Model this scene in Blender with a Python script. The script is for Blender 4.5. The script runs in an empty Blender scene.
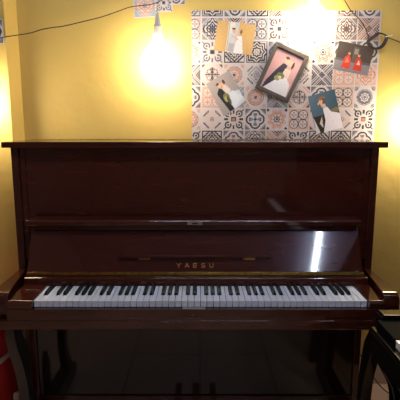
import bpy, math, random
from mathutils import Vector, Matrix
random.seed(4)
C = bpy.context.scene.collection
PI = math.pi

# ------------------------------------------------------------------ colour / materials
def lin(c):
    return tuple((x/255/12.92 if x/255 <= .04045 else ((x/255+.055)/1.055)**2.4) for x in c)

def mat(name, rgb, rough=.5, metal=0, coat=0, noise=None, bump=0, bscale=20, spec=.5):
    """rgb is sRGB 0..255.  noise = (rgb2, scale, stretch) mixes in a second paint tone."""
    m = bpy.data.materials.new(name); m.use_nodes = True
    nt = m.node_tree; b = nt.nodes['Principled BSDF']
    b.inputs['Base Color'].default_value = (*lin(rgb), 1)
    b.inputs['Roughness'].default_value = rough
    b.inputs['Metallic'].default_value = metal
    b.inputs['Coat Weight'].default_value = coat
    b.inputs['Coat Roughness'].default_value = .03
    b.inputs['Specular IOR Level'].default_value = spec
    tc = nt.nodes.new('ShaderNodeTexCoord')
    if noise:
        mp = nt.nodes.new('ShaderNodeMapping'); nt.links.new(tc.outputs['Object'], mp.inputs[0])
        mp.inputs['Scale'].default_value = noise[2]
        n = nt.nodes.new('ShaderNodeTexNoise'); n.inputs['Scale'].default_value = noise[1]
        n.inputs['Detail'].default_value = 5
        nt.links.new(mp.outputs[0], n.inputs['Vector'])
        mx = nt.nodes.new('ShaderNodeMix'); mx.data_type = 'RGBA'
        mx.inputs[6].default_value = (*lin(rgb), 1); mx.inputs[7].default_value = (*lin(noise[0]), 1)
        nt.links.new(n.outputs['Fac'], mx.inputs[0]); nt.links.new(mx.outputs[2], b.inputs['Base Color'])
    if bump:
        n = nt.nodes.new('ShaderNodeTexNoise'); n.inputs['Scale'].default_value = bscale
        n.inputs['Detail'].default_value = 4
        nt.links.new(tc.outputs['Object'], n.inputs['Vector'])
        bp = nt.nodes.new('ShaderNodeBump'); bp.inputs['Strength'].default_value = bump
        bp.inputs['Distance'].default_value = .01
        nt.links.new(n.outputs['Fac'], bp.inputs['Height']); nt.links.new(bp.outputs[0], b.inputs['Normal'])
    return m

def print_mat(name, rough):
    m = bpy.data.materials.new(name); m.use_nodes = True
    nt = m.node_tree; b = nt.nodes['Principled BSDF']
    a = nt.nodes.new('ShaderNodeVertexColor'); a.layer_name = 'ink'
    nt.links.new(a.outputs[0], b.inputs['Base Color']); b.inputs['Roughness'].default_value = rough
    return m

def glow_mat(name, rgb, strength):
    m = bpy.data.materials.new(name); m.use_nodes = True
    b = m.node_tree.nodes['Principled BSDF']
    b.inputs['Base Color'].default_value = (.8, .8, .8, 1)
    b.inputs['Emission Color'].default_value = (*rgb, 1); b.inputs['Emission Strength'].default_value = strength
    return m

M = dict(
    wall=mat('yellow_paint', (208, 178, 98), .62, noise=((200, 168, 86), 3.5, (1, 1, 1)), bump=.35, bscale=14),
    plain=mat('light_brown_wall_paint', (124, 96, 84), .7, bump=.1),
    ceil=mat('pale_lilac_ceiling_paint', (150, 142, 166), .8, bump=.1),
    wood=mat('red_mahogany_polyester', (78, 32, 22), .06, coat=.0, noise=((58, 24, 17), 5, (1, 8, 8)), spec=.95),
    woodb=mat('dark_mahogany_edge', (74, 31, 20), .09, noise=((54, 22, 15), 6, (1, 8, 8)), spec=.75),
    wood_shaded=mat('shade_darkened_mahogany_polyester', (34, 24, 23), .08, spec=.7),  # mahogany of the parts below the keybed, their shade put into the colour
    black=mat('black_polyester', (14, 12, 12), .1, spec=.9),
    ivory=mat('white_key_plastic', (236, 240, 248), .22),
    ebony=mat('black_key_plastic', (12, 12, 14), .28),
    brass=mat('brass', (226, 188, 100), .3, metal=1, noise=((84, 56, 24), 55, (1, 1, 1))),
    gold=mat('gilt_lettering', (205, 150, 90), .4, metal=.6),
    steel=mat('worn_nickel', (190, 180, 160), .35, metal=.9),
    dark=mat('black_hole', (8, 7, 7), .7, spec=.08),
    felt=mat('red_felt', (70, 22, 20), .95),
    cable=mat('dark_brown_cable', (44, 34, 30), .5),
    tie=mat('white_nylon_tie', (228, 226, 216), .4),
    socket=mat('cream_socket_plastic', (214, 206, 190), .4),
    frame=mat('grey_brown_frame', (92, 84, 78), .35, noise=((70, 62, 58), 30, (1, 1, 1))),
    paper=mat('paper_back', (210, 205, 196), .6),
    bag=mat('red_bag_fabric', (205, 30, 22), .45, noise=((150, 16, 14), 8, (1, 1, 1)), bump=.5, bscale=9),
    strap=mat('pale_webbing', (196, 182, 174), .7),
    cream=mat('cream_plastic', (206, 192, 178), .5),
    base=mat('tan_skirting_tile', (206, 176, 152), .3, noise=((190, 158, 134), 8, (1, 1, 1))),
    ink=print_mat('printed_tile_vinyl', .38), photo=print_mat('glossy_photo_print', .22),
    bulb=glow_mat('lit_bulb_glass', (1.0, .86, .63), 36),
    tube=glow_mat('lit_tube_glass', (.70, .83, 1.0), 128),
)

def floor_mat():
    m = bpy.data.materials.new('tan_floor_tile'); m.use_nodes = True
    nt = m.node_tree; b = nt.nodes['Principled BSDF']; b.inputs['Roughness'].default_value = .3
    tc = nt.nodes.new('ShaderNodeTexCoord'); br = nt.nodes.new('ShaderNodeTexBrick')
    br.offset = 0; br.inputs['Scale'].default_value = 1
    br.inputs['Brick Width'].default_value = .4; br.inputs['Row Height'].default_value = .4
    br.inputs['Mortar Size'].default_value = .003
    br.inputs['Color1'].default_value = (*lin((204, 176, 152)), 1); br.inputs['Color2'].default_value = (*lin((196, 168, 144)), 1)
    br.inputs['Mortar'].default_value = (*lin((120, 96, 82)), 1)
    nt.links.new(tc.outputs['Object'], br.inputs['Vector']); nt.links.new(br.outputs['Color'], b.inputs['Base Color'])
    return m
M['floor'] = floor_mat()

# ------------------------------------------------------------------ mesh builder
class MB:
    def __init__(s): s.v = []; s.f = []
    def box(s, x0, x1, y0, y1, z0, z1):
        n = len(s.v)
        s.v += [(x, y, z) for z in (z0, z1) for (x, y) in ((x0, y0), (x1, y0), (x1, y1), (x0, y1))]
        s.f += [tuple(n+i for i in q) for q in ((3,2,1,0),(4,5,6,7),(0,1,5,4),(1,2,6,5),(2,3,7,6),(3,0,4,7))]
        return s
    def prism(s, poly, a0, a1, axis='x'):
        """poly: closed 2-D outline; axis x: (y,z); axis z: (x,y); axis y: (x,z)"""
        n = len(s.v); k = len(poly)
        for a in (a0, a1):
            for (p, q) in poly:
                s.v.append({'x': (a, p, q), 'z': (p, q, a), 'y': (p, a, q)}[axis])
        s.f.append(tuple(n+i for i in range(k))[::-1]); s.f.append(tuple(n+k+i for i in range(k)))
        for i in range(k):
            j = (i+1) % k
            s.f.append((n+i, n+j, n+k+j, n+k+i))
        return s
    def loft(s, rings, cap=True):
        n = len(s.v); k = len(rings[0])
        for r in rings: s.v += [tuple(p) for p in r]
        for a in range(len(rings)-1):
            for i in range(k):
                j = (i+1) % k
                s.f.append((n+a*k+i, n+a*k+j, n+(a+1)*k+j, n+(a+1)*k+i))
        if cap:
            s.f.append(tuple(n+i for i in range(k))[::-1]); s.f.append(tuple(n+(len(rings)-1)*k+i for i in range(k)))
        return s
    def tube(s, pts, r, seg=8, sub=6, closed=False):
        P = [Vector(p) for p in pts]; Q = []
        n = len(P)
        if n > 2:
            for i in range(n if closed else n-1):
                if closed: p0, p1, p2, p3 = P[(i-1) % n], P[i], P[(i+1) % n], P[(i+2) % n]
                else: p0, p1, p2, p3 = P[max(i-1, 0)], P[i], P[i+1], P[min(i+2, n-1)]
                for t in range(sub):
                    t /= sub
                    Q.append(.5*((2*p1)+(-p0+p2)*t+(2*p0-5*p1+4*p2-p3)*t*t+(-p0+3*p1-3*p2+p3)*t**3))
            if not closed: Q.append(P[-1])
        else: Q = P
        rings = []; m = len(Q)
        for i, q in enumerate(Q):
            a = Q[(i-1) % m] if closed else Q[max(i-1, 0)]; b = Q[(i+1) % m] if closed else Q[min(i+1, m-1)]
            d = (b-a).normalized(); u = d.cross(Vector((0, 1, 0)))
            if u.length < .2: u = d.cross(Vector((1, 0, 0)))
            u.normalize(); w = d.cross(u)
            rings.append([q+r*(math.cos(2*PI*k/seg)*u+math.sin(2*PI*k/seg)*w) for k in range(seg)])
        if closed: rings.append(rings[0])
        return s.loft(rings, not closed)
    def lathe(s, prof, c, seg=24):
        """prof [(r, z)] bottom to top about the vertical axis through c"""
        rings = [[(c[0]+max(r, .0002)*math.cos(2*PI*k/seg), c[1]+max(r, .0002)*math.sin(2*PI*k/seg), c[2]+z) for k in range(seg)] for r, z in prof]
        return s.loft(rings)

ORIG = {}
def obj(name, mb, m, parent=None, bevel=0, smooth=False, seg=2):
    o0 = ORIG.get(parent.name, (0, 0, 0)) if parent else (0, 0, 0)
    me = bpy.data.meshes.new(name)
    me.from_pydata([(v[0]-o0[0], v[1]-o0[1], v[2]-o0[2]) for v in mb.v], [], mb.f)
    me.validate(); me.update()
    import bmesh
    b = bmesh.new(); b.from_mesh(me); bmesh.ops.recalc_face_normals(b, faces=b.faces); b.to_mesh(me); b.free()
    if m: me.materials.append(m)
    o = bpy.data.objects.new(name, me); C.objects.link(o)
    if parent:
        o.parent = parent; ORIG[o.name] = o0
    if smooth or bevel:
        for p in me.polygons: p.use_smooth = True
    if bevel:
        w = o.modifiers.new('bevel', 'BEVEL'); w.width = bevel; w.segments = seg; w.limit_method = 'ANGLE'
        w.harden_normals = True
    return o
def thing(name, label, cat, loc=(0, 0, 0), group=None):
    o = bpy.data.objects.new(name, None); C.objects.link(o); o.location = loc; o.empty_display_size = .1
    ORIG[o.name] = tuple(loc)
    return tag(o, label, cat, group)
def tag(o, label, cat, group=None):
    o['label'] = label; o['category'] = cat
    if group: o['group'] = group
    return o
def struct(name, mb, m, bevel=0):
    o = obj(name, mb, m, None, bevel); o['kind'] = 'structure'; return o

# ------------------------------------------------------------------ the room
WY = 1.98            # face of the wall behind the piano
CH = 2.72
struct('floor', MB().box(-1.7, 2.1, -2.8, WY+.1, -.1, 0), M['floor'])
struct('ceiling', MB().box(-1.7, 2.1, -2.8, WY+.1, CH, CH+.1), M['ceil'])
struct('wall_back', MB().box(-.862, 2.1, WY, WY+.1, 0, CH), M['wall'])
struct('wall_pillar', MB().box(-1.7, -.862, 1.855, WY+.1, 0, CH), M['wall'], .004)
struct('wall_left', MB().box(-1.7, -1.6, -2.7, 1.855, 0, CH), M['plain'])
struct('wall_right', MB().box(2.0, 2.1, -2.7, WY, 0, CH), M['plain'])
struct('wall_front', MB().box(-1.6, 2.0, -2.8, -2.7, 0, CH), M['plain'])
struct('baseboard_back', MB().box(-.862, 2.0, WY-.012, WY, 0, .145), M['base'], .002)

# ------------------------------------------------------------------ printed surfaces
def grid_print(name, w, h, nx, ny, colour, m, thick=.0012, parent=None):
    """a thin sheet in its own XZ plane, facing -Y, origin at its centre, printed through the 'ink' colours"""
    vs = []; fs = []
    for j in range(ny+1):
        for i in range(nx+1): vs.append((w*(i/nx-.5), 0, h*(j/ny-.5)))
    for j in range(ny):
        for i in range(nx):
            a = j*(nx+1)+i; fs.append((a, a+1, a+nx+2, a+nx+1))
    cols = [colour((i+.5)/nx, (j+.5)/ny) for j in range(ny) for i in range(nx)]
    n = len(vs)
    vs += [(-w/2, thick, -h/2), (w/2, thick, -h/2), (w/2, thick, h/2), (-w/2, thick, h/2)]
    fs.append((n+3, n+2, n+1, n))
    c = [0, nx, ny*(nx+1)+nx, ny*(nx+1)]
    bot = [i for i in range(nx+1)]; rgt = [j*(nx+1)+nx for j in range(ny+1)]
    top = [ny*(nx+1)+i for i in range(nx, -1, -1)]; lft = [j*(nx+1) for j in range(ny, -1, -1)]
    for e, (a, b) in zip((bot, rgt, top, lft), ((0, 1), (1, 2), (2, 3), (3, 0))):
        fs.append(tuple([n+a, n+b]+e[::-1]))
    cols += [(225, 220, 212)]*5
    me = bpy.data.meshes.new(name); me.from_pydata(vs, [], fs); me.update()
    at = me.color_attributes.new('ink', 'FLOAT_COLOR', 'CORNER')
    buf = []
    for p, cc in zip(me.polygons, cols):
        l = (*lin(cc), 1.0); buf += list(l)*p.loop_total
    at.data.foreach_set('color', buf)
    me.materials.append(m)
    o = bpy.data.objects.new(name, me); C.objects.link(o)
    if parent: o.parent = parent
    return o

BG = (202, 191, 188); DK = (48, 42, 46); GR = (104, 102, 114); PE = (200, 146, 122); BR = (92, 72, 64); BL = (120, 140, 160); PK = (214, 176, 170); OR = (196, 128, 96)
def mix(c): return tuple(x*.62+y*.38 for x, y in zip(c, BG))
def pol(u, v): return math.hypot(u, v), math.atan2(v, u)
def t_rosette(u, v, a=DK, b=GR):          # concentric diamond with a small flower
    d = abs(u)+abs(v); r, t = pol(u, v)
    if r < .34+.1*math.cos(8*t): return a if r < .1 or r > .2 else b
    if .52 < d+.05*math.cos(6*t) < .68 or .86 < d+.06*math.cos(10*t) < 1.04: return a
    if d > 1.12: return mix(b) if not 1.28 < d < 1.4 else BG
    return BG
def t_cross_bars(u, v, a=DK, b=PE):       # diagonal bars with chevrons
    p, q = (u+v)*.707, (u-v)*.707
    m = min(abs(p), abs(q)); M_ = max(abs(p), abs(q))
    if M_ > .3:
        if m < .1: return b
        if m < .17: return BG
        if m < .24: return a
    d = max(abs(u), abs(v)) - .0; e = min(abs(u), abs(v))
    if .46 < d-e < .6 or .72 < d-e < .88: return a
    if .6 < d-e < .72: return mix(b)
    if M_ < .24: return a if M_ < .08 or M_ > .16 else b
    return BG
def t_four_flowers(u, v, a=GR, b=PE):
    x, y = abs(u)-.45, abs(v)-.45; r, t = pol(x, y)
    if r < .16+.12*math.cos(4*t): return b if r < .14 else a
    if .38 < r < .46: return a
    if r >= .46 and max(abs(u), abs(v)) > .8: return mix(b)
    r2, t2 = pol(u, v)
    if r2 < .12: return b
    if abs(u) < .03 or abs(v) < .03: return a if r2 < .8 else BG
    return BG
def t_starburst(u, v, a=OR, b=DK):
    r, t = pol(u, v)
    if r < .12: return b
    if .2 < r < .3+.05*math.cos(8*t): return b
    if .5 < r+.1*math.cos(8*t) < .66: return a
    if .74 < r+.12*math.cos(8*t) < .84: return a
    if abs(abs(u)-.9)+abs(abs(v)-.9) < .18: return b
    return BG
def t_curls(u, v, a=DK, b=OR):
    x, y = abs(u), abs(v)
    if x < .22 and y < .22: return b if max(x, y) < .14 else a
    r, t = pol(x-.55, y-.55)
    if .2 < r < .34 and not (t > -2.6 and t < -1.9): return a
    if r < .1: return a
    if .55 < max(x, y) < .92 and min(x, y) < .1: return a
    if abs(x-y) < .08 and x > .7: return a
    return BG
def t_octagram(u, v, a=DK, b=DK):
    d = min(max(abs(u), abs(v)), (abs(u)+abs(v))*.707)
    e = max(max(abs(u), abs(v))*1.0, 0)
    if .26 < d < .38 or .48 < d < .6 or .7 < d < .84: return a
    if .9 < max(abs(u), abs(v)): return mix(a)
    r, t = pol(u, v)
    if r < .22 and abs(math.cos(4*t)) < .5: return b
    return BG
def t_fleur(u, v, a=BR, b=PK):
    x, y = abs(u), abs(v)
    if min(x, y) < .06 and max(x, y) < .7: return a
    if .5 < max(x, y) < .58 and min(x, y) < .26: return a
    r, t = pol(x-.3, y-.3)
    if .16 < r < .22: return a
    if x+y > 1.3 and x+y < 1.46: return b
    if x+y > 1.62: return a
    if .66 < pol(u, v)[0] < .7: return b
    return BG
def t_medallion(u, v, a=PE, b=BR):
    r, t = pol(u, v)
    if r < .14: return b
    if .22 < r < .3: return a
    if .42+.05*math.cos(8*t) < r < .68: return a
    if 1.12 < r: return mix(a)
    if .72 < r < .78: return b
    if r > 1.02 and abs(abs(u)-abs(v)) < .2: return a
    return BG
def t_quatrefoil(u, v, a=DK, b=BL):
    s = min(math.hypot(u-.4, v), math.hypot(u+.4, v), math.hypot(u, v-.4), math.hypot(u, v+.4))
    if .38 < s < .54: return a
    if s < .38: r0 = .0
    r, t = pol(u, v)
    if s < .3 and r < .62 and abs(math.cos(2*t)) > .75: return b if r < .4 else GR
    if r < .14: return a
    if abs(u)+abs(v) > 1.42: return mix(GR) if abs(u)+abs(v) < 1.55 else GR
    return BG
def t_leaf_diamond(u, v, a=BR, b=PK):
    d = abs(u)+abs(v); r, t = pol(u, v)
    if .72 < d < .8: return b
    if r < .42+.1*math.cos(4*t) and int(r*14) % 2 == 0: return b if r > .2 else a
    x, y = abs(u), abs(v)
    if 1.05+.08*math.cos(26*(x-y)) < x+y < 1.26 and abs(x-y) < .55: return a
    return BG
def t_zigzag(u, v, a=DK, b=GR):
    x, y = abs(u), abs(v)
    k = (x+y+.12*abs(((x-y)*6) % 2-1))
    if .2 < k < .32 or .48 < k < .64 or .82 < k < 1.02 or 1.18 < k < 1.4: return a
    if k < .14 or .68 < k < .74: return b
    if max(x, y) > .9: return a
    return BG
K = dict(D=t_rosette, X=t_cross_bars, F=t_four_flowers, S=t_starburst, C=t_curls, O=t_octagram, R=t_fleur, M=t_medallion, Q=t_quatrefoil, L=t_leaf_diamond, Z=t_zigzag)
def alt(f, a, b): return lambda u, v: f(u, v, a, b)
# rows from the top of the sheet, the first one cut off by the sheet's edge
ROWS = [
    [alt(t_zigzag, GR, GR), alt(t_octagram, DK, DK), alt(t_quatrefoil, DK, PK), alt(t_zigzag, DK, GR), alt(t_cross_bars, DK, PE), alt(t_zigzag, DK, GR), alt(t_leaf_diamond, GR, BL), alt(t_octagram, BR, BR), alt(t_quatrefoil, DK, PE)],
    [alt(t_four_flowers, GR, PE), t_rosette, alt(t_cross_bars, DK, PE), alt(t_four_flowers, BR, BL), alt(t_curls, BR, DK), alt(t_leaf_diamond, BR, PE), alt(t_four_flowers, PK, GR), alt(t_rosette, BR, BR), alt(t_cross_bars, BR, PE)],
    [alt(t_starburst, OR, GR), alt(t_curls, GR, DK), alt(t_zigzag, DK, DK), t_octagram, alt(t_quatrefoil, GR, BL), alt(t_medallion, PE, GR), alt(t_starburst, OR, DK), alt(t_quatrefoil, DK, BL), alt(t_quatrefoil, DK, DK)],
    [alt(t_cross_bars, DK, GR), alt(t_fleur, BR, PK), alt(t_medallion, PE, BR), alt(t_leaf_diamond, GR, GR), alt(t_medallion, PE, GR), alt(t_leaf_diamond, BR, BR), alt(t_cross_bars, DK, GR), alt(t_four_flowers, PE, PE), alt(t_rosette, OR, PE)],
    [alt(t_quatrefoil, DK, PK), alt(t_four_flowers, PE, PE), alt(t_cross_bars, GR, BL), alt(t_medallion, PE, BR), alt(t_cross_bars, DK, BL), alt(t_fleur, BR, PE), alt(t_quatrefoil, DK, BL), alt(t_four_flowers, BR, PE), alt(t_medallion, GR, GR)],
    [alt(t_medallion, PE, BR), alt(t_leaf_diamond, BR, PK), alt(t_curls, DK, OR), t_quatrefoil, t_starburst, alt(t_four_flowers, BR, PE), alt(t_fleur, BR, PK), alt(t_leaf_diamond, BR, PE), t_curls],
    [alt(t_curls, DK, GR), t_zigzag, alt(t_quatrefoil, BR, PE), alt(t_rosette, DK, BR), alt(t_cross_bars, DK, PE), alt(t_curls, DK, BL), alt(t_zigzag, DK, PE), t_zigzag, alt(t_quatrefoil, DK, PE)],
    [alt(t_starburst, OR, DK), t_rosette, alt(t_fleur, BR, PK), alt(t_medallion, PE, BR), t_octagram, alt(t_leaf_diamond, BR, PE), t_starburst, alt(t_fleur, BR, PE), t_curls],
]
PITCH = .1055
SX0, SX1, SZ0, SZ1 = -.040, .855, 1.235, 1.908     # the sheet on the wall
GX, GZ = .006-PITCH, 1.908-.03+PITCH               # left edge of column 0, top edge of row 0
def tile_ink(x, z):
    c = (x-GX)/PITCH; r = (GZ-z)/PITCH
    ci, ri = int(math.floor(c)), int(math.floor(r))
    ci = max(0, min(8, ci)); ri = max(0, min(7, ri))
    u, v = (c-ci-.5)*2/.94, (.5-(r-ri))*2/.94
    if abs(u) > 1 or abs(v) > 1: return BG
    return ROWS[ri][ci](u, v)
w, h = SX1-SX0, SZ1-SZ0
s = grid_print('tile_sticker_sheet', w, h, int(w*380), int(h*380), lambda i, j: tile_ink(SX0+i*w, SZ0+j*h), M['ink'], .0008)
s.location = ((SX0+SX1)/2, WY-.0012, (SZ0+SZ1)/2)
tag(s, 'large off-white vinyl sheet of patterned tiles stuck to the yellow wall above the piano', 'wall sticker')
def tile_sticker(x, z, size, f, label, y=WY-.0012, rot=0, hh=None):
    hh = hh or size
    o = grid_print('tile_sticker', size, hh, 34, int(34*hh/size), lambda i, j: (BG if max(abs(i-.5), abs(j-.5)) > .46 else f((i-.5)*2/.92, (j-.5)*2/.92)), M['ink'], .0008)
    o.location = (x, y, z); o.rotation_euler = (0, rot, 0)
    return tag(o, label, 'wall sticker', 'single tile stickers on the wall')
tile_sticker(-.259, 1.93, .107, alt(t_rosette, PE, BL), 'pinkish flower tile sticker on the wall left of the hanging bulb socket', rot=-.05)
tile_sticker(-.170, 1.942, .084, alt(t_curls, GR, DK), 'small grey flower tile sticker directly above the hanging bulb socket', y=WY-.0022, rot=-.03)
tile_sticker(-.112, 1.975, .084, alt(t_quatrefoil, DK, PK), 'tile sticker cut by the top edge, nearest to the large tile sheet', rot=-.03)
tile_sticker(-.922, 1.785, .105, alt(t_quatrefoil, DK, BL), 'tile sticker on the front of the left pillar, by the cable end', y=1.8485)

# ------------------------------------------------------------------ photographs on the wall
def ell(cx, cy, rx, ry, c, a=0):
    ca, sa = math.cos(a), math.sin(a)
    def f(u, v):
        x, y = u-cx, v-cy; x, y = x*ca+y*sa, -x*sa+y*ca
        return c if (x/rx)**2+(y/ry)**2 < 1 else None
    return f
def poly(pts, c):
    def f(u, v):
        ins = False; n = len(pts)
        for i in range(n):
            (x1, y1), (x2, y2) = pts[i], pts[(i+1) % n]
            if (y1 > v) != (y2 > v) and u < (x2-x1)*(v-y1)/(y2-y1)+x1: ins = not ins
        return c if ins else None
    return f
def painter(bg, layers):
    def g(u, v):
        c = bg(u, v) if callable(bg) else bg
        for l in layers:
            r = l(u, v)
            if r: c = r
        k = 1+random.uniform(-.035, .035)
        return tuple(min(255, x*k) for x in c)
    return g
def photo(cx, cz, w, h, rot, paint, label):
    o = grid_print('photo_print', w, h, 64, int(64*h/w), paint, M['photo'], .0012)
    o.location = (cx, WY-.0028, cz); o.rotation_euler = (0, rot, 0)
    return tag(o, label, 'photograph', 'unframed wedding photos on the tile sheet')
SK = (222, 178, 150); HR = (112, 80, 60); WH = (232, 226, 228); TN = (212, 172, 112)
pa = painter(TN, [
    poly([(.3, 0), (.3, 1), (.47, 1), (.47, 0)], (222, 220, 214)), poly([(.47, .52), (.47, 1), (.58, 1), (.58, .52)], (202, 200, 196)),
    poly([(.31, 0), (.31, 1), (.325, 1), (.325, 0)], (170, 150, 120)),
    poly([(.34, .02), (.32, .4), (.38, .62), (.50, .64), (.54, .3), (.52, .02)], (206, 202, 206)),
    poly([(.34, .02), (.36, .3), (.50, .3), (.50, .02)], (182, 176, 178)),
    poly([(.50, .0), (.54, .35), (.56, .58), (.68, .58), (.72, .3), (.76, .0)], WH),
    ell(.46, .72, .05, .08, SK), ell(.44, .79, .045, .035, HR), ell(.60, .68, .05, .075, SK), ell(.645, .71, .03, .08, (140, 100, 70)),
    poly([(.42, .55), (.44, .5), (.6, .42), (.6, .47)], SK)])
photo(.1655, 1.785, .181, .139, .13, pa, 'tan landscape photo of a wedding couple in pale clothes, highest of the loose photos')
pb = painter((172, 160, 156), [
    poly([(.55, .5), (.98, .42), (1, .08), (.5, .0), (.45, .3)], (216, 218, 226)), poly([(.5, .02), (.6, .45), (.75, .5), (.98, .2)], (228, 230, 236)),
    poly([(.18, .6), (.34, .72), (.48, .62), (.44, .3), (.5, .02), (.30, .02), (.24, .3)], (58, 56, 62)),
    ell(.40, .78, .075, .065, SK), ell(.36, .83, .065, .035, HR), ell(.55, .76, .07, .062, SK), ell(.61, .81, .05, .065, (98, 66, 50)),
    ell(.56, .63, .11, .09, (226, 200, 184)), ell(.60, .55, .1, .08, (222, 212, 212)),
    ell(.44, .42, .12, .1, (128, 132, 84)), ell(.40, .36, .07, .08, (176, 166, 112)), ell(.47, .3, .06, .12, (86, 98, 60))])
photo(.1275, 1.527, .128, .176, -.52, pb, 'tilted grey wedding photo with dark-suited groom and bouquet, left of the framed picture')
pd = painter(lambda u, v: (66+40*(1-u)*v, 92+30*v*(1-u), 104+34*v*(1-u)) if v > .45 else (58, 52, 46), [
    ell(.75, .45, .25, .08, (104, 98, 78)), ell(.9, .5, .2, .05, (126, 112, 84)),
    poly([(.44, .62), (.60, .62), (.70, .48), (1, .38), (1, .0), (.28, .0), (.44, .3)], (232, 224, 230)),
    poly([(.0, 0), (.02, .45), (.16, .02)], (214, 210, 212)), poly([(.2, .25), (.34, .42), (.3, .12)], (210, 196, 180)),
    poly([(.40, .64), (.36, .78), (.42, .8), (.5, .64)], SK), ell(.42, .80, .07, .055, SK), ell(.47, .86, .12, .05, (150, 110, 84)), ell(.52, .79, .04, .07, HR),
    ell(.5, .66, .06, .06, SK), poly([(.3, .70), (.28, .76), (.42, .82), (.42, .78)], SK)])
photo(.6105, 1.4385, .132, .19, -.27, pd, 'teal photo of a bride in a wide white dress, lowest, just above the piano')
pe = painter(lambda u, v: (84, 72, 64) if v > .34 else (132, 128, 132), [
    poly([(.0, .34), (1, .34), (1, .42), (0, .42)], (98, 92, 92)),
    poly([(.46, .35), (.46, .9), (.62, .9), (.62, .35)], (104, 92, 82)), poly([(.48, .66), (.48, .84), (.6, .84), (.6, .66)], (150, 140, 128)),
    poly([(.2, .12), (.26, .5), (.36, .62), (.44, .42), (.46, .1)], (206, 72, 54)), poly([(.55, .1), (.56, .44), (.64, .6), (.74, .46), (.80, .1)], (200, 66, 50)),
    poly([(.28, .3), (.33, .5), (.4, .34)], (228, 130, 104)), poly([(.62, .3), (.66, .48), (.72, .3)], (226, 200, 190)),
    ell(.36, .66, .035, .055, SK), ell(.36, .70, .035, .04, HR), ell(.64, .64, .035, .055, SK), ell(.65, .68, .035, .04, HR)])
photo(.7325, 1.6905, .171, .132, .19, pe, 'dark landscape photo of two figures in red robes, beneath the black cable coil')
# framed picture
fr = thing('picture_frame', 'grey-brown framed wedding portrait with pink background, tilted on the tile sheet', 'picture frame', (.391, WY-.004, 1.624))
FW, FH, FT = .176, .236, .020
o = MB()
for (x0, x1, z0, z1, cut) in ((-FW/2, FW/2, FH/2-FT, FH/2, 't'), (-FW/2, FW/2, -FH/2, -FH/2+FT, 'b')):
    a, b = ((x0, z1), (x1, z1)) if cut == 't' else ((x0, z0), (x1, z0))
    c, d = ((x0+FT, z0), (x1-FT, z0)) if cut == 't' else ((x0+FT, z1), (x1-FT, z1))
    o.prism([a, b, d, c], -.018, 0, 'y')
for sgn in (-1, 1):
    o.prism([(sgn*FW/2, FH/2), (sgn*FW/2, -FH/2), (sgn*(FW/2-FT), -FH/2+FT), (sgn*(FW/2-FT), FH/2-FT)], -.018, 0, 'y')
ORIG[fr.name] = (0, 0, 0)
mo = obj('moulding', o, M['frame'], fr, .003)
pc = painter((206, 160, 160), [
    poly([(.06, .0), (.1, .2), (.3, .55), (.42, .72), (.58, .7), (.6, .4), (.3, .1)], (66, 62, 70)),
    poly([(.12, .02), (.5, .4), (.62, .5), (.92, .3), (.98, .0)], (228, 224, 230)), poly([(.5, .4), (.56, .62), (.76, .62), (.78, .42)], (222, 196, 184)),
    ell(.52, .80, .085, .065, SK), ell(.49, .86, .075, .035, HR), ell(.67, .76, .07, .06, SK), ell(.755, .74, .04, .09, (92, 62, 50)),
    ell(.5, .42, .14, .075, (116, 122, 76)), ell(.42, .34, .1, .06, (150, 150, 104)), ell(.5, .38, .06, .04, (210, 196, 170))])
pp = grid_print('picture', FW-2*FT+.004, FH-2*FT+.004, 60, 84, pc, M['photo'], .0012, fr); pp.location = (0, -.006, 0)
obj('backing_board', MB().box(-FW/2+.006, FW/2-.006, -.0042, -.001, -FH/2+.006, FH/2-.006), M['paper'], fr)
fr.rotation_euler = (0, .42, 0)

# ------------------------------------------------------------------ string of bulbs
cb = thing('string_light_cable', 'thin dark cable of the bulb string running across the wall', 'cable')
y1, y2 = 1.946, WY-.011
obj('cable', MB().tube([(-1.05, 1.8525, 1.72), (-.95, 1.8525, 1.742), (-.868, 1.8505, 1.761), (-.78, 1.91, 1.791), (-.729, 1.93, 1.812), (-.68, 1.94, 1.823), (-.635, 1.946, 1.830), (-.54, y1, 1.851), (-.452, y1, 1.872), (-.37, 1.95, 1.900), (-.317, 1.955, 1.918), (-.20, y2, 1.94),
     (-.1, y2, 2.0), (.05, y2, 2.04), (.25, y2, 2.03), (.45, y2, 1.99), (.55, y2, 2.02), (.62, y2, 2.02), (.667, y2, 1.960), (.705, y2, 1.905), (.745, y2, 1.868), (.775, y2, 1.83), (.80, y2, 1.775)], .0022), M['cable'], cb)
coil = [(.792, 1.768), (.822, 1.790), (.838, 1.802), (.874, 1.790), (.868, 1.758), (.848, 1.736), (.816, 1.732), (.795, 1.748)]
for k in range(3):
    obj('cable_coil', MB().tube([(x+(k-1)*.003, WY-.016-.005*k, z+(1-k)*.003) for x, z in coil], .0031, closed=True, sub=2), M['cable'], cb)
obj('cable_tie', MB().tube([(.866, WY-.034, 1.783), (.881, WY-.030, 1.787), (.900, WY-.028, 1.792)], .0022), M['tie'], cb)
obj('cable', MB().tube([(.872, WY-.018, 1.785), (.92, WY-.012, 1.772), (.958, WY-.012, 1.758), (1.0, WY-.02, 1.752), (1.1, WY-.012, 1.80)], .0022), M['cable'], cb)
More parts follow.
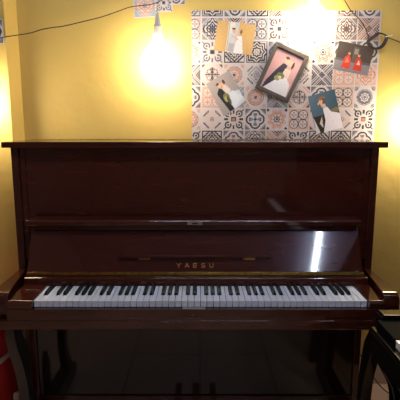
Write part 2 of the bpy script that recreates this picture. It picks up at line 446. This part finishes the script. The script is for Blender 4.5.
def bulb(x, y, z, r, drop, label):
    t = thing('hanging_bulb', label, 'light bulb', (x, y, z), 'lit bulbs of the string light')
    prof = [(r*math.sin(a), -r*math.cos(a)) for a in [PI*i/18 for i in range(0, 15)]]
    prof += [(r*.52, r*.92), (r*.36, r*1.15), (r*.27, r*1.4), (r*.25, r*1.56)]
    obj('globe', MB().lathe(prof, (x, y, z)), M['bulb'], t, smooth=True)
    z0 = z+r*1.50
    obj('socket', MB().lathe([(.016, 0), (.020, .004), (.020, .040), (.0165, .046), (.0125, .056), (.0115, .074), (.008, .084), (.0055, .10)], (x, y, z0)), M['socket'], t, .0008)
    obj('drop_wire', MB().tube([(x, y, z0+.098), (x, y+.004, z0+.10+drop*.5), (x, min(y+.02, WY-.012), z0+.10+drop)], .0022), M['cable'], t)
    return t
bulb(-.190, 1.880, 1.652, .080, .005, 'lit globe bulb hanging beside the left edge of the tile sheet')
bulb(.508, 1.890, 1.836, .068, .02, 'lit globe bulb glowing in front of the top of the tile sheet')
bulb(1.035, 1.880, 1.372, .078, .25, 'lit globe bulb at the right edge, just above the end of the piano lid')
bulb(-.985, 1.755, 1.462, .076, .18, 'lit globe bulb at the left edge, in front of the pillar')

# ------------------------------------------------------------------ piano keys (shared by both pianos)
KW = .02354
BLK = {1: (.0135, -.0030), 2: None}
def key_meshes(tag_):
    """white keys by which sides are notched, and one black key; x = across, y = 0 front .. .15 back"""
    out = {}
    for nm, (nl, nr) in dict(cl=(0, .0085), cr=(.0085, 0), mid=(.0058, .0058), full=(0, 0), lo=(.0058, .0072), hi=(.0072, .0058)).items():
        g = .0011; w = KW-g
        pl = [(g, 0), (w, 0), (w, .05)]
        if nr: pl += [(w-nr, .05), (w-nr, .15)]
        else: pl += [(w, .15)]
        if nl: pl += [(g+nl, .15), (g+nl, .05), (g, .05)]
        else: pl += [(g, .15)]
        q = []
        for p in pl:
            if not q or q[-1] != p: q.append(p)
        me = MB().prism(q, -.0032, 0, 'z').prism([(g+.0002, .0016), (w-.0002, .0016), (w-.0002, .049), (g+.0002, .049)], -.0235, -.0033, 'z')
        m_ = bpy.data.meshes.new('white_key_'+nm); m_.from_pydata(me.v, [], me.f); m_.materials.append(M['ivory']); out[nm] = m_
    b = MB()
    b.loft([[(-.0048, .0, -.003), (.0048, .0, -.003), (.0048, .095, -.003), (-.0048, .095, -.003)],
            [(-.0046, .002, .006), (.0046, .002, .006), (.0046, .095, .006), (-.0046, .095, .006)],
            [(-.0036, .008, .0112), (.0036, .008, .0112), (.0038, .095, .0122), (-.0038, .095, .0122)]])
    m_ = bpy.data.meshes.new('black_key'); m_.from_pydata(b.v, [], b.f); m_.materials.append(M['ebony']); out['black'] = m_
    import bmesh
    for m_ in out.values():
        bb = bmesh.new(); bb.from_mesh(m_); bmesh.ops.recalc_face_normals(bb, faces=bb.faces); bb.to_mesh(m_); bb.free()
    return out
KM = key_meshes('a')
def add_keys(root, origin, mtx):
    """origin of the lowest key's left front corner in the root's space; mtx rotates"""
    names = ['A', 'B']+list('CDEFGAB')*7+['C']
    typ = dict(C='cl', D='mid', E='cr', F='cl', G='lo', A='hi', B='cr')
    first = {}
    for i, n in enumerate(names):
        t = typ[n]
        if i == 0: t = 'cl'
        if i == 51: t = 'full'
        k = bpy.data.objects.new('white_key', KM[t]); C.objects.link(k); k.parent = root
        k.matrix_local = Matrix.Translation(Vector(origin)) @ mtx @ Matrix.Translation((i*KW, 0, random.uniform(-.0003, .0003)))
        if n in 'ACDFG' and i < 51:
            off = {'A': .0012, 'C': -.0018, 'D': .0018, 'F': -.0022, 'G': 0}[n]
            b = bpy.data.objects.new('black_key', KM['black']); C.objects.link(b); b.parent = root
            b.matrix_local = Matrix.Translation(Vector(origin)) @ mtx @ Matrix.Translation(((i+1)*KW+off*.4, .0545, .0))

# ------------------------------------------------------------------ the mahogany upright
PX = -.021
P = thing('upright_piano', 'tall glossy dark mahogany upright piano standing against the yellow wall, its keyboard open', 'piano', (PX, 1.80, 0))
ORIG[P.name] = (0, 1.80, 0)          # meshes below are written around x = 0
HW = .762
W_, WB = M['wood'], M['woodb']
lid = obj('lid', MB().box(-.785, .785, 1.625, 1.955, 1.284, 1.3085), WB, P, .003)
obj('lid_hinge', MB().box(-.74, .74, 1.868, 1.872, 1.3085, 1.3105), M['brass'], lid)
for s in (-1, 1):
    obj('side_panel', MB().prism([(1.712, .0), (1.712, .6315), (1.655, .6315), (1.655, 1.284), (1.935, 1.284), (1.935, .0)], s*(HW-.030), s*HW, 'x'), W_, P, .0025)
up = obj('upper_panel', MB().box(-HW+.030, HW-.030, 1.672, 1.692, .80, 1.2835), W_, P, .0015)
obj('pilaster', MB().box(-HW+.0305, -HW+.052, 1.666, 1.672, .80, 1.283), W_, up, .0015)
obj('pilaster', MB().box(HW-.052, HW-.0305, 1.666, 1.672, .80, 1.283), W_, up, .0015)
obj('top_rail', MB().box(-HW+.052, HW-.052, 1.668, 1.672, 1.252, 1.283), W_, up, .001)
obj('back_panel', MB().box(-HW+.030, HW-.030, 1.915, 1.935, .0, 1.284), WB, P)
# fallboard: a leaning board, its lip folded towards the player
def lean(t, d=0):      # t metres up the board from the hinge, d metres out of its face
    ty, tz = .418, .908
    return (1.552+ty*t-tz*d, .786+tz*t+ty*d)
FB = .681
fb = obj('fallboard', MB().prism([lean(0), lean(.190), lean(.190, -.014), lean(0, -.014)], -FB, FB, 'x'), W_, P, .002)
lip = obj('fallboard_lip', MB().prism([(1.590, .968), (1.586, .972), (1.586, .987), (1.590, .992), (1.6505, .995), (1.6505, .970)], -.690, .676, 'x'), W_, fb, .0015)
lp = obj('lock_plate', MB().box(-.030, .030, 1.5842, 1.5858, .9745, .9870), M['steel'], fb, .0004)
obj('keyhole', MB().box(-.012, .012, 1.5835, 1.5846, .9770, .9820), M['dark'], lp)
obj('underside_board', MB().prism([(1.612, .944), (1.607, .947), (1.607, .9675), (1.650, .9695), (1.650, .960), (1.6235, .950)], -.672, .668, 'x'), WB, fb, .001)
# music desk on the fallboard's face
def leanbox(x0t, x1t, x0b, x1b, t0, t1, d0, d1):
    m = MB(); r = []
    for d in (d0, d1):
        r.append([(x0b, *lean(t0, d)), (x1b, *lean(t0, d)), (x1t, *lean(t1, d)), (x0t, *lean(t1, d))])
    return m.loft(r)
md = obj('music_desk', leanbox(-.290, .290, -.306, .306, .064, .122, .0, .010), W_, fb, .0012)
obj('desk_lip', leanbox(-.309, .309, -.312, .312, .056, .064, .0, .019), M['woodb'], md, .001)
for x in (-.206, .222):
    obj('desk_hinge', leanbox(x-.024, x+.024, x-.024, x+.024, .0495, .0555, .0005, .002), M['brass'], md)
# name in gilt letters
def letters():
    h_ = .0175; st = .0023; m = MB(); pitch = .0332
    def bar(ax, az, bx, bz, cx, w=st):
        a, b = Vector((ax, az)), Vector((bx, bz)); d = (b-a).normalized(); n = Vector((-d.y, d.x))*w/2
        q = [a-n, b-n, b+n, a+n]
        m.loft([[(cx+p.x, *lean(.018+p.y, dd)) for p in q] for dd in (.0002, .0009)])
    g = .0086
    for i, ch in enumerate('YAESU'):
        cx = (i-2)*pitch+.001
        if ch == 'Y':
            bar(0, 0, 0, h_*.5, cx); bar(0, h_*.48, -g, h_, cx); bar(0, h_*.48, g, h_, cx)
        if ch == 'A':
            bar(-g, 0, 0, h_, cx); bar(g, 0, 0, h_, cx); bar(-g*.6, h_*.33, g*.6, h_*.33, cx)
        if ch == 'E':
            bar(-g*.8, 0, -g*.8, h_, cx)
            for z in (st/2, h_/2, h_-st/2): bar(-g*.8, z, g*.8, z, cx)
        if ch == 'S':
            q = [(g*.8, h_*.85), (g*.3, h_-st/2), (-g*.4, h_-st/2), (-g*.8, h_*.76), (-g*.5, h_*.56), (g*.5, h_*.46), (g*.85, h_*.25), (g*.4, st/2), (-g*.4, st/2), (-g*.85, h_*.18)]
            for a, b in zip(q, q[1:]): bar(*a, *b, cx)
        if ch == 'U':
            q = [(-g*.8, h_), (-g*.8, h_*.25), (-g*.4, st/2), (g*.4, st/2), (g*.8, h_*.25), (g*.8, h_)]
            for a, b in zip(q, q[1:]): bar(*a, *b, cx)
    return m
obj('lettering', letters(), M['gold'], fb)
obj('piano_hinge', MB().prism([(1.546, .7745), (1.5495, .7865), (1.553, .7865), (1.553, .7745)], -.682, .684, 'x'), M['brass'], fb, .0005)
# key bed, key slip, blocks, rail
obj('keybed', MB().prism([(1.372, .632), (1.366, .638), (1.366, .671), (1.738, .671), (1.738, .632)], -.7315, .7315, 'x'), WB, P, .002)
ks = obj('keyslip', MB().prism([(1.368, .671), (1.368, .7135), (1.384, .7135), (1.384, .671)], -.682, .690, 'x'), WB, P, .0006)
obj('strike_plate', MB().box(-.043, .040, 1.3700, 1.3845, .7135, .7150), M['steel'], ks)
obj('keyslip_lock', MB().prism([(-.004+.0045*math.cos(a), .693+.0045*math.sin(a)) for a in [2*PI*i/14 for i in range(14)]], 1.3665, 1.3682, 'y'), M['cable'], ks)
KX0, KX1 = .023-26*KW, .023+26*KW
obj('key_frame', MB().box(KX0, KX1, 1.390, 1.60, .671, .7085), M['dark'], P)
for (a, b) in ((-.683, KX0-.0012), (KX1+.0012, .6935)):
    obj('key_block', MB().prism([(1.372, .7135), (1.372, .733), (1.382, .742), (1.54, .745), (1.654, .745), (1.654, .671), (1.3845, .671), (1.3845, .7135)], a, b, 'x'), WB, P, .0015)
rl = obj('key_rail', MB().prism([(1.527, .7425), (1.527, .766), (1.529, .7695), (1.532, .7710), (1.66, .7710), (1.66, .7455), (1.54, .7455), (1.54, .7425)], -.683, .6935, 'x'), W_, P, .001)
obj('felt_strip', MB().box(KX0, KX1, 1.522, 1.5268, .7395, .7480), M['felt'], rl)
add_keys(P, (KX0, 1.3865-1.80, .738), Matrix.Identity(4))
# arms
def arm(s):
    m = MB()
    prof = []                                   # outline in (y, z), front end rounded
    for i in range(9):
        a = PI/2*i/8; prof.append((1.412-.030*math.sin(a), .729+.036*math.cos(a)))
    prof = [(1.654, .765)]+prof+[(1.382, .684), (1.388, .6715), (1.654, .6715)]
    def inner(y):
        f_ = .694 if s > 0 else .684
        return f_+(.726-f_)*max(0, (y-1.40)/.254)
    out = [(s*.752, y, z) for y, z in prof]; inn = [(s*inner(y), y, z) for y, z in prof]
    m.loft([out, inn] if s > 0 else [inn, out])
    return m
for s in (-1, 1):
    obj('arm', arm(s), WB, P, .004, seg=3)
# legs: cabriole, in one sweep, with a foot
def leg(s):
    xs = 0 if s < 0 else .003
    spec = [(.632, 1.405, .062, .038), (.61, 1.402, .062, .038), (.575, 1.404, .062, .038), (.52, 1.420, .076, .039), (.46, 1.442, .066, .040), (.40, 1.460, .056, .041),
            (.34, 1.474, .050, .041), (.26, 1.482, .046, .041), (.18, 1.470, .050, .041), (.12, 1.440, .062, .044), (.095, 1.428, .075, .048)]
    m = MB(); xo = .715+xs
    rings = []
    for z, yf, dp, wd in spec:
        rings.append([(s*(xo), yf, z), (s*(xo-wd), yf, z), (s*(xo-wd), yf+dp, z), (s*xo, yf+dp, z)])
    return m.loft(rings)
for s in (-1, 1):
    lg = obj('leg', leg(s), M['wood_shaded'], P, .004, seg=3)
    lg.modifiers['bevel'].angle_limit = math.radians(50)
    obj('toe_block', MB().prism([(1.395, .015), (1.388, .03), (1.392, .08), (1.42, .095), (1.711, .095), (1.711, .015)], s*.664, s*.730, 'x'), M['wood_shaded'], P, .006, seg=3)
    for y in (1.42, 1.60):
        obj('caster', MB().lathe([(.010, 0), (.013, .004), (.013, .012), (.009, .0148)], (s*.697, y, 0), 14), M['brass'], P)
obj('lower_panel', MB().box(-HW+.030, HW-.030, 1.722, 1.738, .118, .632), M['wood_shaded'], P, .002)
obj('bottom_board', MB().box(-HW+.030, HW-.030, 1.714, 1.90, .03, .116), WB, P, .003)
for x in (-.085, .0, .085):
    obj('pedal', MB().prism([(1.712, .075), (1.60, .074), (1.565, .068), (1.558, .062), (1.565, .060), (1.60, .066), (1.712, .067)], x-.016, x+.016, 'x'), M['brass'], P, .002)

# ------------------------------------------------------------------ the black piano on the right, side-on
KW2 = .02354
Q = thing('upright_piano', 'black glossy piano at the right edge, side-on, only its end and first keys showing', 'piano', (1.05, .545, 0))
ORIG[Q.name] = (1.05, .545, 0)
B_ = M['black']; YA, YB = 1.283, -.245
obj('keybed', MB().prism([(.600, .585), (.576, .610), (.566, .640), (.566, .700), (.572, .706), (.86, .706), (.86, .585)], YB+.001, YA-.044, 'y'), B_, Q, .003)
obj('keyslip', MB().box(.566, .580, YB+.044, YA-.044, .707, .716), B_, Q, .002)
for y0, y1_ in ((YA-.043, YA), (YB, YB+.043)):
    obj('arm', MB().prism([(.612, .580), (.600, .595), (.600, .748), (.606, .755), (.86, .755), (.86, .580)], y0, y1_, 'y'), B_, Q, .003, seg=3)
    obj('leg', MB().prism([(.604, .579), (.625, .54), (.652, .49), (.662, .45), (.666, .38), (.664, .25), (.652, .12), (.64, .0), (.745, .0), (.745, .25), (.76, .579)], y0+.001, y1_-.001, 'y'), B_, Q, .004)
kb = YA-.044
KO = kb-.122
obj('key_block', MB().box(.584, .86, KO+.002, kb-.0005, .707, .740), M['dark'], Q, .003)
obj('key_block', MB().box(.584, .86, YB+.0445, max(KO-52*KW-.002, YB+.05), .707, .740), M['dark'], Q, .003)
obj('key_frame', MB().box(.60, .80, KO-52*KW, KO, .707, .7135), M['dark'], Q)
add_keys(Q, (.586-1.05, KO-.545, .738), Matrix.Rotation(-PI/2, 4, 'Z'))
obj('fallboard', MB().prism([(.745, .745), (.765, .965), (.780, .965), (.765, .745)], YB+.045, YA-.045, 'y'), B_, Q, .002)
for y0, y1_ in ((YA-.028, YA), (YB, YB+.028)):
    obj('side_panel', MB().box(.861, 1.22, y0, y1_, .0, 1.17), B_, Q, .003)
obj('upper_panel', MB().box(.862, .88, YB+.0285, YA-.0285, .746, 1.17), B_, Q)
obj('lower_panel', MB().box(.866, .88, YB+.0285, YA-.0285, .02, .58), B_, Q)
obj('back_panel', MB().box(1.20, 1.219, YB+.0285, YA-.0285, .0, 1.17), B_, Q)
obj('lid', MB().box(.845, 1.23, YB-.008, YA+.008, 1.171, 1.195), B_, Q, .003)

# ------------------------------------------------------------------ small things on the floor
bg = thing('red_bag', 'bright red bag with a pale strap on the floor left of the mahogany piano', 'bag', (-.965, 1.66, 0))
def bag_ring(zf, k, off=0):
    r = []
    for i in range(28):
        a = 2*PI*i/28; c, q = math.cos(a), math.sin(a); e = .55; z = zf(a)
        r.append((-.965+math.copysign(abs(c)**e, c)*(.150*k*(1+.012*math.sin(5*a+z*20))+off), 1.66+math.copysign(abs(q)**e, q)*(.155*k*(1+.02*math.sin(3*a+z*14))+off), z))
    return r
obj('body', MB().loft([bag_ring(lambda a, z=z: z, k) for z, k in ((0.0, .88), (.01, .96), (.06, 1.0), (.18, 1.02), (.30, 1.0), (.40, 1.0), (.50, .98), (.58, .93), (.61, .82), (.615, .6))]), M['bag'], bg, smooth=True)
zf = lambda d: (lambda a: .415+.02*math.sin(a)+d)
st_ = MB(); st_.loft([bag_ring(zf(-.011), 1.0, .002), bag_ring(zf(-.011), 1.0, .006), bag_ring(zf(.011), 1.0, .006), bag_ring(zf(.011), 1.0, .002), bag_ring(zf(-.011), 1.0, .002)], False)
obj('strap', st_, M['strap'], bg)
bt = thing('plastic_bottle', 'small cream plastic bottle on the floor between the red bag and the piano leg', 'bottle', (-.786, 1.56, 0))
obj('body', MB().lathe([(.018, 0), (.020, .004), (.020, .19), (.015, .21), (.010, .217)], (-.786, 1.56, 0)), M['cream'], bt, .001)
obj('cap', MB().lathe([(.012, .2172), (.012, .24), (.010, .243)], (-.786, 1.56, 0)), M['cream'], bt, .001)
o = obj('power_cable', MB().tube([(.80, WY-.016, .30), (.845, WY-.03, .18), (.885, WY-.05, .11), (.94, WY-.07, .03), (1.0, WY-.11, .0045), (1.15, WY-.14, .0045)], .003), M['cable'])
tag(o, 'thin black power cable hanging down the wall behind the end of the mahogany piano', 'cable')

# ------------------------------------------------------------------ ceiling tube mirrored in the fallboard, and one added to light the keys
def tube_light(x, y, rot, label):
    t = thing('tube_light', label, 'ceiling light', (x, y, CH))
    ORIG[t.name] = (0, 0, CH); t.rotation_euler = (0, 0, rot)
    obj('batten', MB().box(-.63, .63, -.025, .025, CH-.045, CH-.0005), M['tie'], t, .003)
    obj('tube', MB().tube([(-.6, 0, CH-.062), (.6, 0, CH-.062)], .012, 14), M['tube'], t)
    for k in (-1, 1):
        obj('end_cap', MB().box(k*.606-.014, k*.606+.014, -.014, .014, CH-.078, CH-.0455), M['tie'], t, .002)
tube_light(1.49, -1.45, PI/2+math.radians(8), 'lit ceiling tube seen only as a white streak mirrored in the piano fallboard')
tube_light(.15, .62, 0, 'added lit ceiling tube above the piano, out of frame, to whiten the keys')  # unseen extra lamp, added for cool light on the keys

# ------------------------------------------------------------------ world and camera
wd = bpy.data.worlds.new('World'); bpy.context.scene.world = wd; wd.use_nodes = True
wd.node_tree.nodes['Background'].inputs[0].default_value = (.02, .022, .026, 1)
cam = bpy.data.cameras.new('camera'); co = bpy.data.objects.new('camera', cam); C.objects.link(co)
cam.sensor_width = 36; cam.lens = 36; cam.shift_y = -15/400; cam.clip_start = .01
co.location = (0, 0, 1.375); co.rotation_euler = (math.radians(90-8.5), 0, 0)
bpy.context.scene.camera = co
vs = bpy.context.scene.view_settings
vs.view_transform = 'Standard'; vs.look = 'None'; vs.gamma = 1; vs.exposure = .06; vs.use_curve_mapping = False
